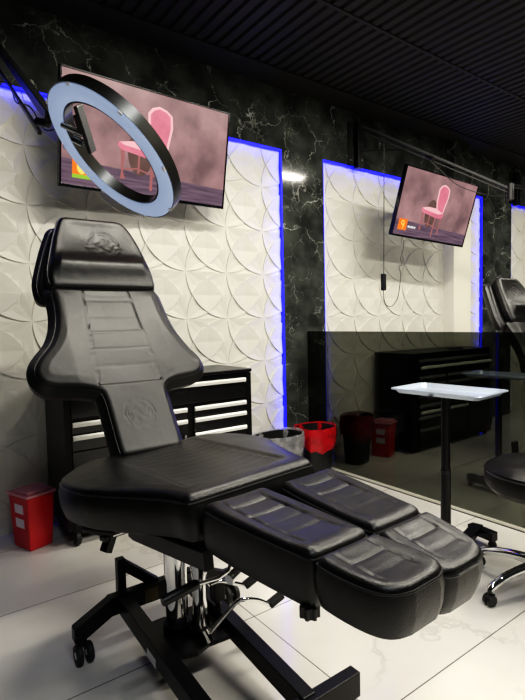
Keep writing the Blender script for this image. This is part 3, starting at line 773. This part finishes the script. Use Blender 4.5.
bm = bmesh.new(); tube(bm, spline([r1(v) for v in ((.50, 2.7, 2.48), (.44, 2.3, 2.23), (.42, 1.95, 2.08), (.425, 1.78, 1.95), (.44, 1.66, 1.92))], 6), .0025, 6); build('cable', bm, M['cable'], rl)

# power brick hanging on its cord --------------------------------------------
pb = empty('power_adapter', (3.56, 3.0, 1.62), 'black power adapter dangling on a cord below the smaller screen', 'adapter')
def r2(v): return Vector(v)-Vector((3.56, 3.0, 1.62))
bm = bmesh.new(); box(bm, r2((3.535, 2.985, 1.555)), r2((3.580, 3.015, 1.705))); build('brick', bm, M['black_plastic'], pb, smooth=False, bevel=.005)
bm = bmesh.new(); tube(bm, [r2(v) for v in ((3.577, 3.0, 2.86), (3.573, 3.0, 2.45), (3.562, 3.0, 1.70))], .0038, 6)
tube(bm, spline([r2(v) for v in ((3.555, 3.0, 1.56), (3.565, 3.0, 1.47), (3.60, 3.0, 1.42), (3.673, 3.0, 1.416), (3.73, 3.0, 1.46), (3.765, 3.0, 1.52), (3.80, 3.0, 1.70), (3.775, 3.0, 1.78), (3.82, 3.0, 1.80), (3.80, 3.0, 1.86), (3.834, 3.0, 1.936), (3.85, 3.0, 2.03))], 6), .0035, 6)
build('cord', bm, M['cable'], pb)

# ------------------------------------------------------------------ tool cabinets
def make_cabinet(X0, label, w=1.30, wide=False):
    r = empty('tool_cabinet', (X0, 3.17, 0), label, 'cabinet', None)
    yf = 2.93-3.17; yb = 3.385-3.17; top = .965
    bm = bmesh.new(); box(bm, (0, yf+.018, .035 if wide else .11), (w, yb, top-.025)); build('carcass', bm, M['cab'], r, smooth=False, bevel=.004)
    bm = bmesh.new(); box(bm, (-.006, yf+.002, top-.024), (w+.006, yb, top)); build('worktop', bm, M['cab'], r, smooth=False, bevel=.005)
    bm = bmesh.new(); box(bm, (0, yf+.008, .11), (.035, yf+.018, top-.03)); build('front_stile', bm, M['cab'], r, smooth=False); bm = bmesh.new(); box(bm, (w-.045, yf+.008, .11), (w, yf+.018, top-.03)); build('front_stile', bm, M['cab'], r, smooth=False)
    def drawer(x0, x1, z0, z1, pull=True):
        bm = bmesh.new(); box(bm, (x0, yf+.004, z0), (x1, yf+.0175, z1)); d = build('drawer', bm, M['cab_front'], r, smooth=False, bevel=.002)
        if not pull: return
        bm = bmesh.new()
        vs = [(x0+.004, yf-.010, z1-.030), (x0+.004, yf+.004, z1-.034), (x0+.004, yf+.004, z1-.004), (x0+.004, yf-.004, z1-.003), (x0+.004, yf-.012, z1-.012)]
        A = [bm.verts.new(v) for v in vs]; B = [bm.verts.new((x1-.004, v[1], v[2])) for v in vs]
        for i in range(5): bm.faces.new((A[i], A[(i+1) % 5], B[(i+1) % 5], B[i]))
        bm.faces.new(A[::-1]); bm.faces.new(B); build('drawer_pull', bm, M['alu'], d, smooth=False)
    drawer(.13 if wide else .040, w-.05, .645 if wide else .765, .840 if wide else .907)
    if wide:
        drawer(.13, .93, .06, .405); drawer(.945, w-.05, .06, .605, False); drawer(.13, .93, .42, .605, False)
    else:
        for z0, z1 in ((.672, .744), (.572, .667), (.475, .567), (.36, .47), (.24, .355), (.13, .235)): drawer(w-.05-.42, w-.05, z0, z1)
        for z0, z1 in ((.672, .744), (.572, .667)): drawer(.040, w-.05-.47, z0, z1)
        bm = bmesh.new(); box(bm, (.040, yf+.004, .13), (w-.05-.47, yf+.0175, .567)); dr = build('door', bm, M['cab_front'], r, smooth=False, bevel=.002)
        bm = bmesh.new(); box(bm, (w-.55, yf-.012, .50), (w-.535, yf+.004, .56)); build('latch', bm, M['steel'], dr, smooth=False, bevel=.002)
    for x in (.06, w-.06):
        for y in (yf+.06, yb-.06):
            bm = bmesh.new(); m_ = Matrix.Translation((x, y, .045)) @ Matrix.Rotation(R(90), 4, 'Y'); lathe(bm, [(0, -.016), (.038, -.016), (.045, -.010), (.045, .010), (.038, .016), (0, .016)], 20, m_)
            if wide: bm = bmesh.new(); lathe(bm, [(0, 0), (.02, 0), (.02, .035), (0, .035)], 14, Matrix.Translation((x, y, 0)))
            else: box(bm, (x-.02, y-.02, .085), (x+.02, y+.02, .11))
            build('caster' if not wide else 'foot', bm, M['rubber'], r)
    return r
make_cabinet(.735, 'black steel tool cabinet with pale drawer pulls behind the foreground chair')
make_cabinet(3.87, 'black steel tool cabinet with pale drawer pulls seen through the smoked glass', w=1.42, wide=True)
bm = bmesh.new(); box(bm, (-.11, -.03, 0), (.11, .03, .012)); box(bm, (-.09, -.02, .012), (.09, .02, .018))
tag(build('flat_case', bm, M['black_plastic'], None, smooth=False, loc=(4.75, 3.05, .965), bevel=.004), 'small flat dark case lying on the cabinet behind the glass', 'case')

# ------------------------------------------------------------------ sharps containers
def sharps(x, y, rz, label):
    r = empty('sharps_container', (x, y, 0), label, 'container', None, rz)
    bm = bmesh.new(); w0, d0, w1, d1, h = .082, .095, .098, .112, .315
    lo = [bm.verts.new(v) for v in ((-w0, -d0, 0), (w0, -d0, 0), (w0, d0, 0), (-w0, d0, 0))]; hi = [bm.verts.new(v) for v in ((-w1, -d1, h), (w1, -d1, h), (w1, d1, h), (-w1, d1, h))]
    for i in range(4): bm.faces.new((lo[i], lo[(i+1) % 4], hi[(i+1) % 4], hi[i]))
    bm.faces.new(lo[::-1]); bm.faces.new(hi); build('bin_body', bm, M['red_box'], r, smooth=False, bevel=.010)
    bm = bmesh.new(); box(bm, (-w1-.010, -d1-.010, h), (w1+.010, d1+.010, h+.016)); box(bm, (-w1+.01, -d1+.015, h+.016), (w1-.01, d1-.05, h+.034)); box(bm, (-.05, d1-.045, h+.016), (.05, d1-.01, h+.026))
    lid = build('lid', bm, M['red_lid'], r, smooth=False, bevel=.005)
    bm = bmesh.new(); box(bm, (.02, -d1-.006, h-.045), (.075, -d1+.004, h-.005)); build('latch', bm, M['red_box'], r, smooth=False, bevel=.003)
    bm = bmesh.new()
    for z0, z1 in ((.13, .185), (.215, .27)):
        k0 = -w0-(w1-w0)*z0/h-.0015; k1 = -w0-(w1-w0)*z1/h-.0015
        bm.faces.new([bm.verts.new(v) for v in ((k0, -.055, z0), (k0, .045, z0), (k1, .045, z1), (k1, -.055, z1))])
    build('paper_label', bm, M['label'], r, smooth=False)
    r.scale = (.88, .88, 1); return r
sharps(.590, 3.165, R(20), 'red sharps container with clear lid on the floor at the far left')
sharps(3.68, 3.12, R(20), 'red sharps container on the floor behind the smoked glass')

# ------------------------------------------------------------------ waste bins with liners
def bin_(x, y, rx, ry, h, film, label, seed):
    r = empty('waste_bin', (x, y, 0), label, 'bin', None)
    def oval(z, k, n=48, p=2.6, wob=0, dz=0, rng=None):
        o = []
        for i in range(n):
            a = 2*math.pi*i/n; c, s_ = math.cos(a), math.sin(a)
            w_ = 1+(wob*(math.sin(a*5+seed)+.6*math.sin(a*11+seed*2)+.5*math.sin(a*17+seed*3)) if wob else 0)
            o.append((rx*k*w_*math.copysign(abs(c)**(2/p), c), ry*k*w_*math.copysign(abs(s_)**(2/p), s_), z+dz*math.sin(a*2+seed)+dz*.4*math.sin(a*9+seed)))
        return o
    def skin(bm, loops):
        L_ = [[bm.verts.new(v) for v in lp] for lp in loops]
        for A, B in zip(L_, L_[1:]):
            for i in range(len(A)): bm.faces.new((A[i], A[(i+1) % len(A)], B[(i+1) % len(A)], B[i]))
        return L_
    bm = bmesh.new(); L_ = skin(bm, [oval(.0, .72), oval(.02, .74), oval(h-.02, .95), oval(h-.02, .985), oval(h, .985), oval(h, .94), oval(.03, .70)]); bm.faces.new(L_[0][::-1]); bm.faces.new(L_[-1])
    build('bin_shell', bm, M['black_plastic'], r)
    bm = bmesh.new(); skin(bm, [oval(h-.17, .86, wob=.02), oval(h-.10, .90, wob=.02), oval(h-.02, .93, wob=.012), oval(h+.010, .965, wob=.01, dz=.004), oval(h+.012, 1.02, wob=.01, dz=.004), oval(h-.03, 1.05, wob=.02, dz=.004), oval(h-.08, 1.05, wob=.03, dz=.006), oval(h-.115, 1.03, wob=.035, dz=.016), oval(h-.155, .99, wob=.045, dz=.030)])
    build('liner', bm, M[film], r)
bin_(2.375, 3.06, .205, .150, .41, 'clear_bag', 'black waste bin with a clear plastic liner beside the tool cabinet', 1.3)
bin_(2.775, 3.08, .168, .150, .41, 'red_bag', 'black waste bin with a red plastic liner against the marble column', 2.1)
bin_(3.32, 3.12, .150, .120, .43, 'dark_bag', 'dark waste bin with maroon liner standing behind the smoked glass', .4)

# ------------------------------------------------------------------ tray stand
ts = empty('tray_stand', (2.15, 1.43, 0), 'wheeled instrument stand with a steel tray on a black pole in front of the glass', 'stand')
def r3(x, y, z): return (x-2.15, y-1.43, z)
tc_ = Vector((2.158, 1.425, .945)); ang = math.atan2(1.19-1.64, 2.04-2.0)+R(0)
tm = Matrix.Translation(Vector(r3(*tc_))) @ Matrix.Rotation(R(-85.5), 4, 'Z')
bm = bmesh.new(); lx, ly = .235, .150
def rr(x, y, c, z, n=5):
    o = []
    for sx, sy, a0 in ((1, 1, 0), (-1, 1, 90), (-1, -1, 180), (1, -1, 270)):
        for i in range(n+1):
            a = R(a0+90*i/n); o.append((sx*(x-c)+c*math.cos(a), sy*(y-c)+c*math.sin(a), z))
    return o
L_ = []
for x, y, c, z in ((lx-.030, ly-.030, .02, -.014), (lx-.016, ly-.016, .026, .004), (lx, ly, .03, .006), (lx+.002, ly+.002, .03, .002), (lx, ly, .03, -.001), (lx-.014, ly-.014, .026, -.003), (lx-.028, ly-.028, .02, -.019)):
    L_.append([bm.verts.new(v) for v in rr(x, y, c, z)])
for A, B in zip(L_, L_[1:]):
    for i in range(len(A)): bm.faces.new((A[i], A[(i+1) % len(A)], B[(i+1) % len(A)], B[i]))
bm.faces.new(L_[0]); bm.faces.new(L_[-1][::-1])
for v in bm.verts: v.co = tm @ v.co
build('tray', bm, M['tray'], ts)
bm = bmesh.new(); tube(bm, [r3(2.15, 1.43, .05), r3(2.15, 1.43, .55)], .0245, 24); build('pole', bm, M['black_metal'], ts)
bm = bmesh.new(); tube(bm, [r3(2.15, 1.43, .53), r3(2.15, 1.43, .925)], .0215, 24); bar(bm, r3(2.02, 1.44, .915), r3(2.29, 1.42, .915), .02, .012); build('inner_pole', bm, M['black_metal'], ts)
bm = bmesh.new(); tube(bm, [r3(2.15, 1.43, .53), r3(2.15, 1.43, .55)], .0255, 18); build('height_collar', bm, M['black_plastic'], ts)
bm = bmesh.new(); bar(bm, r3(2.15, 1.43, .085), r3(2.66, 1.56, .085), .06, .035); bar(bm, r3(2.15, 1.43, .085), r3(1.95, 1.40, .085), .06, .035); build('base_bar', bm, M['black_metal'], ts, smooth=False, bevel=.003)
bm = bmesh.new(); bar(bm, r3(2.63, 1.44, .07), r3(2.65, 1.60, .07), .05, .05); build('base_foot', bm, M['black_metal'], ts, smooth=False, bevel=.003)
bm = bmesh.new(); bar(bm, r3(1.97, 1.26, .07), r3(1.99, 1.58, .07), .05, .05); build('base_foot', bm, M['black_metal'], ts, smooth=False, bevel=.003)
for x, y in ((2.632, 1.455), (2.648, 1.585), (1.972, 1.28), (1.99, 1.56)):
    bm = bmesh.new(); m_ = Matrix.Translation(r3(x, y, .022)) @ Matrix.Rotation(R(90), 4, 'Y'); lathe(bm, [(0, -.012), (.019, -.012), (.022, -.008), (.022, .008), (.019, .012), (0, .012)], 18, m_); box(bm, r3(x-.012, y-.012, .03), r3(x+.012, y+.012, .05)); build('caster', bm, M['rubber'], ts)

ts2 = copy_tree(ts); ts2.location = (3.66, 1.98, 0); ts2['label'] = 'second instrument stand with a flat tray, seen dimly behind the smoked glass'
for o in children(ts2):
    if o.name.split('.')[0] in ('tray', 'inner_pole'): o.location = (0, 0, -.085)
# ------------------------------------------------------------------ rolling stool
HX, HY = 2.392, 1.075
sl = empty('rolling_stool', (HX, HY, 0), 'black round padded stool on a chrome star base cut off by the right edge', 'stool')
a0 = R(91)
for i in range(5):
    a = a0+i*2*math.pi/5; d = Vector((math.cos(a), math.sin(a), 0)); z = Vector((0, 0, 1))
    bm = bmesh.new(); pts = spline([z*.135, d*.10+z*.135, d*.22+z*.115, d*.29+z*.088, d*.315+z*.070], 4); n = len(pts)
    tube(bm, pts, [.024-.008*j/(n-1) for j in range(n)], 14); leg = build('leg', bm, M['chrome'], sl)
    bm = bmesh.new(); c_ = d*.315; tv = Vector((-d.y, d.x, 0))
    for sg_ in (-1, 1):
        m_ = Matrix.Translation(c_+tv*.013*sg_+z*.026) @ tv.to_track_quat('Z', 'Y').to_matrix().to_4x4(); lathe(bm, [(0, -.009), (.022, -.009), (.026, -.005), (.026, .005), (.022, .009), (0, .009)], 20, m_)
    tube(bm, [c_+z*.03, c_+z*.072], .010, 12); box(bm, c_-Vector((.016, .016, -.030)), c_+Vector((.016, .016, .052)))
    build('caster', bm, M['black_plastic'], leg)
bm = bmesh.new(); lathe(bm, [(0, .10), (.032, .10), (.034, .15), (.026, .155), (.026, .32), (.016, .32), (.016, .46), (0, .46)], 28); build('gas_lift', bm, M['chrome'], sl)
bm = bmesh.new(); lathe(bm, [(0, .462), (.14, .462), (.222, .475), (.252, .505), (.257, .555), (.248, .585), (.200, .612), (.12, .606), (0, .602)], 56); build('seat', bm, M['leather'], sl)
bm = bmesh.new(); tube(bm, [(.254*math.cos(t_), .254*math.sin(t_), .573) for t_ in [2*math.pi*j/64 for j in range(64)]], .004, 6, closed=True); build('piping', bm, M['piping'], sl)
bm = bmesh.new(); bar(bm, (.03, .10, .468), (.15, .21, .468), .05, .012); bar(bm, (.15, .20, .465), (.16, .22, .65), .05, .012, up=(0, 1, 0)); build('back_stem', bm, M['black_metal'], sl, smooth=False)




# ------------------------------------------------------------------ light
def area(name, loc, sx, sy, power, col, rot=(0, 0, 0)):
    l = bpy.data.lights.new(name, 'AREA'); l.shape = 'RECTANGLE'; l.size = sx; l.size_y = sy; l.energy = power; l.color = col
    o = bpy.data.objects.new(name, l); COL.objects.link(o); o.location = loc; o.rotation_euler = rot; return o
WARM = (1.0, .95, .835); COOL = (.90, .95, 1.0)
area('ceiling_light', (1.6, 1.70, CEIL-.05), 1.3, .10, 54, WARM)
area('ceiling_light', (3.9, 1.55, CEIL-.05), 1.3, .10, 58, WARM)
area('ceiling_light', (6.4, 1.7, CEIL-.05), 1.3, .10, 45, WARM)
area('ceiling_light', (2.6, .0, CEIL-.05), 1.3, .10, 76, WARM)
area('ceiling_light', (.2, -.6, CEIL-.05), 1.3, .10, 34, COOL)
area('ceiling_light', (4.6, -.5, CEIL-.05), 1.3, .10, 56, WARM)
BL = (.02, .03, 1.0)
def blue(loc, sx_, sy_, p, d):
    o = area('led_glow', loc, sx_, sy_, p, BL); o.rotation_euler = Vector(d).to_track_quat('-Z', 'Y').to_euler(); return o
for a, b in BAYS[:2]:
    l_ = blue((b-.016, WALL-.040, PT/2), .02, PT-.05, 3.2, (-1, .35, 0)); l_.rotation_euler = Matrix(((.33, 0, .944), (.944, 0, -.33), (0, 1, 0))).to_euler()
    l_ = blue(((a+b)/2, WALL-.040, PT-.018), b-a-.05, .02, 2.2, (0, .35, -1)); l_.rotation_euler = Matrix(((1, 0, 0), (0, .944, -.33), (0, .33, .944))).to_euler()
w = bpy.data.worlds.new('world'); S.world = w; w.use_nodes = True
w.node_tree.nodes['Background'].inputs[0].default_value = (.75, .82, 1, 1); w.node_tree.nodes['Background'].inputs[1].default_value = .025

# ------------------------------------------------------------------ camera
cam = bpy.data.cameras.new('camera'); co = bpy.data.objects.new('camera', cam); COL.objects.link(co)
cam.sensor_fit = 'VERTICAL'; cam.sensor_height = 24; cam.sensor_width = 18; cam.lens = 497.8637*24/700
RM = [[0.806846, 0.050834, -0.588571], [-0.590389, 0.034014, -0.806402], [-0.020973, 0.998128, 0.057456]]
co.matrix_world = Matrix.Translation((0, 0, 1.3)) @ Matrix(RM).to_4x4()
S.camera = co
S.view_settings.view_transform = 'Standard'; S.view_settings.look = 'None'; S.view_settings.exposure = 0
S.cycles.max_bounces = 8; S.cycles.transparent_max_bounces = 12
S.cycles.use_denoising = True
S.cycles.sample_clamp_indirect = 4

vs = S.view_settings
vs.use_curve_mapping = True
cm = vs.curve_mapping; cv = cm.curves[3]
for p_ in ((.012, .005), (.04, .024), (.12, .112), (.5, .57)): cv.points.new(*p_)
cm.update()
